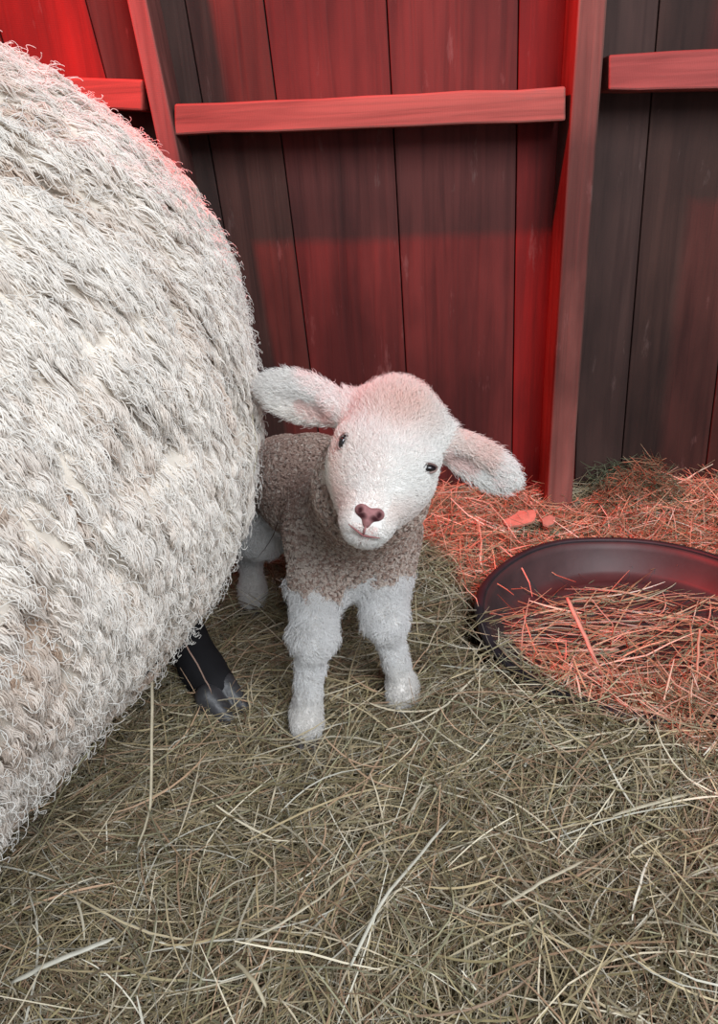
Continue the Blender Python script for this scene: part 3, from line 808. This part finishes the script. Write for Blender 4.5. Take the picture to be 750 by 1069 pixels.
TC = TC*(1-.45*cream[:, None])+np.array([.78, .66, .52])*.45*cream[:, None]
TC = TC*(1-inear[:, None])+np.array([.75, .45, .40])*inear[:, None]
TC = TC*rng.uniform(.92, 1.06, (n, 1))
curves_obj('face_fur', PP, rr_*np.ones((n, 1)), TC, M_FUR, LB)
n = 70000; P0, NN = scatter(V, Q, VN, n, wz('leg'))
cl = np.stack([vnoise(P0*90), vnoise(P0*90+20), vnoise(P0*90+40)], -1)
hi = np.clip((P0[:, 2]-.05)/.11, 0, 1)
PP, rr_ = grow(P0, NN, np.array([0, 0, -1.0])+1.3*cl, (.0075+.0080*hi)*rng.uniform(.5, 1.3, n)*(1+.45*vnoise(P0*110+5)), np.full(n, .58), 5, np.full(n, .22), .00036, .30)
low = np.exp(-((P0[:, 2]-.035)/.03)**2)[:, None]*.28
TC = (np.array([.87, .86, .85])*(1-low)+np.array([.62, .54, .45])*low)*rng.uniform(.9, 1.06, (n, 1))
curves_obj('leg_fur', PP, rr_*np.ones((n, 1)), TC, M_FUR, LB)
# tight curled tan fleece: many tiny tufts
NL = 24000; Lp, Ln = scatter(V, Q, VN, NL, wz('body')); h = 6; k = 7
P0 = np.repeat(Lp, h, 0); NN = np.repeat(Ln, h, 0); n = len(P0)
HG = tangent(np.repeat(rng.normal(0, 1, (NL, 3)), h, 0)+np.array([0, 0, -.5]), NN); SD = np.cross(NN, HG); t = np.linspace(0, 1, k)[None]
ph = np.repeat(rng.uniform(0, 6.28, NL), h)[:, None]; cr = np.repeat(rng.uniform(.0007, .0013, NL), h)[:, None]
off = rng.normal(0, .0006, (n, 2)); hgt = np.repeat(rng.uniform(.0035, .0065, NL), h)[:, None]
PP = P0[:, None]+NN[:, None]*(hgt*np.sin(t*1.8)-.001)[..., None]+SD[:, None]*(off[:, 0:1]+cr*np.cos(ph+t*7)*np.minimum(2*t, 1))[..., None]+HG[:, None]*(off[:, 1:2]+cr*np.sin(ph+t*7)*np.minimum(2*t, 1))[..., None]
patch = np.clip(.5+.9*vnoise(Lp*22), 0, 1); front = np.clip((LB.location[1]+.03-Lp[:, 1])/.05, 0, 1)
tipw = (rng.random(NL) < .12+.30*front+.40*np.clip(vnoise(Lp*11+7), 0, 1)+.25*(Lp[:, 2] < .215))
bc = np.array([.52, .38, .32])*(1-.25*patch[:, None])+np.array([.60, .47, .40])*.25*patch[:, None]
bc = np.where(tipw[:, None], np.array([.72, .62, .55]), bc)
TC = np.repeat(bc, h, 0)*rng.uniform(.85, 1.1, (n, 1))
curves_obj('fleece', PP, np.full((n, k), .00030), TC, M_FUR, LB)

# ------------------------------------------------------------------ single straws that stand out
def straw(pts, width, tint, label, name='straw', n=14, bendy=.0, group='single straws standing out from the hay'):
    pts = np.array(pts, float); s = np.linspace(0, len(pts)-1, n)
    path = np.stack([np.interp(s, np.arange(len(pts)), pts[:, c]) for c in range(3)], -1)
    for _ in range(1 if len(pts) > 2 else 0): path[1:-1] = .25*path[:-2]+.5*path[1:-1]+.25*path[2:]
    path += np.cumsum(rng.normal(0, .0004, path.shape), 0)
    V, Fq = tube(path, np.interp(np.linspace(0, 1, n), [0, .15, .9, 1], [.7, 1, .9, .35])*width/2, 8, .55)
    o = mesh_obj(name, V, Fq, M_STRAW, tint=np.tile(tint, (len(V), 1)), origin=path[-1])
    tag(o, label, 'straw', group)
pale = (.66, .58, .42); ora = (.60, .34, .22); grn = (.48, .46, .29); wht = (.74, .70, .58)
Z = .034
def g_(px, py, z=Z): return fl(px, py, z)
straw([at(159, 655, .60), at(157, 840, .535), g_(141, 889, .012)], .0052, (.74, .64, .46), 'long pale straw hanging straight down from the underside of the sheep')
straw([at(262, 424, .645), at(270, 455, .64), at(268, 490, .64), at(257, 525, .645)], .0026, (.70, .62, .46), 'thin bent pale straw clinging to the right edge of the sheep wool')
straw([at(176, 643, .70), at(205, 690, .70), at(222, 724, .70)], .0026, (.50, .33, .26), 'thin reddish straw slanting across the black hind leg of the sheep')
straw([g_(12, 1027, .03), g_(60, 1002, .045), g_(118, 979, .04)], .0050, wht, 'thick pale straw lying near the bottom left corner')
straw([g_(366, 1008, .03), g_(400, 935, .045), g_(468, 852, .035)], .0032, wht, 'pale bent straw lying at the bottom centre in front of the lamb')
straw([g_(252, 985, .035), g_(320, 948, .045), g_(372, 903, .03)], .0026, pale, 'slim tan straw lying left of the bent pale straw')
straw([g_(592, 624, .10), g_(630, 706, .045)], .0058, (.62, .36, .26), 'stout orange-tinted stalk leaning over the front of the black tub')
straw([g_(549, 800, .03), g_(568, 748, .05)], .0040, wht, 'short white straw standing up in the hay below the tub')
straw([g_(640, 852, .03), g_(700, 833, .042), g_(760, 816, .035)], .0042, pale, 'long pale straw reaching in from the right edge')
straw([g_(524, 946, .03), g_(566, 920, .045), g_(612, 899, .03)], .0034, pale, 'medium straw lying in the lower right hay')
straw([g_(244, 1003, .035), g_(262, 1025, .04), g_(276, 1052, .03)], .0036, (.58, .50, .34), 'short straw pointing down beside the bottom edge, left of centre')
straw([at(290, 540, .80), at(284, 562, .80), at(270, 582, .80)], .0016, (.10, .06, .05), 'dark thin twig caught on the flank of the lamb')
straw([g_(731, 656, .10), g_(728, 715, .045)], .0030, ora, 'upright orange stem poking up at the right side of the tub')
straw([g_(560, 780, .04), g_(625, 776, .045), g_(705, 806, .035)], .0030, grn, 'long arched greenish straw below the tub')
straw([g_(36, 880, .05), at(80, 800, .50), at(100, 775, .52)], .0030, (.45, .40, .24), 'greenish stem leaning against the lower wool of the sheep')

# flat chips lying on the hay at the foot of the wall
def chip(px, py, a, b, rot, tint, label):
    c = fl(px, py, .045); th_ = np.linspace(0, 2*math.pi, 9)[:-1]; rr = 1+rng.normal(0, .12, 8)
    ring = np.stack([a*rr*np.cos(th_), b*rr*np.sin(th_)], -1); cs, sn = math.cos(rot), math.sin(rot)
    V = []
    for dz in (0, .0035):
        for q in ring: V.append((c[0]+q[0]*cs-q[1]*sn, c[1]+q[0]*sn+q[1]*cs, c[2]+dz+.12*q[0]+.5*q[1]))
    V += [(c[0], c[1], c[2]), (c[0], c[1], c[2]+.0045)]
    F_ = [[i, (i+1) % 8, 8+(i+1) % 8, 8+i] for i in range(8)]
    F_ += [[16, (i+2) % 8, (i+1) % 8, i] for i in range(0, 8, 2)]+[[17, 8+i, 8+(i+1) % 8, 8+(i+2) % 8] for i in range(0, 8, 2)]
    o = mesh_obj('wood_chip', np.array(V), np.array(F_), M_STRAW, smooth=False, tint=np.tile(tint, (18, 1)), origin=c)
    tag(o, label, 'wood chip', 'flat chips at the foot of the wall')
chip(545, 543, .027, .012, .1, (.55, .30, .22), 'larger flat reddish chip on the hay left of the tall post foot')
chip(574, 545, .013, .009, .6, (.50, .30, .22), 'smaller flat reddish chip right against the tall post foot')
PAL = np.array([(.16, .18, .10), (.22, .24, .14), (.12, .13, .08), (.30, .30, .18)])
n = 420; x, y = scatter_xy(n, fl(612, 525)[0], fl(690, 525)[0], 1.20, 1.295, lambda x, y: x == x)
V, Fq, T = strands(n, x, y, hay_h(x, y)+.020+.03*rng.random(n), rng.uniform(.02, .06, n), rng.uniform(.001, .0022, n), .4, curve=.6, palw=np.ones(4)/4, hf=None)
tag(mesh_obj('grass_tuft', V, Fq, M_HAY, smooth=False, tint=T), 'dark grey green tuft of dried grass at the wall right of the tall post', 'dried grass', kind='stuff')
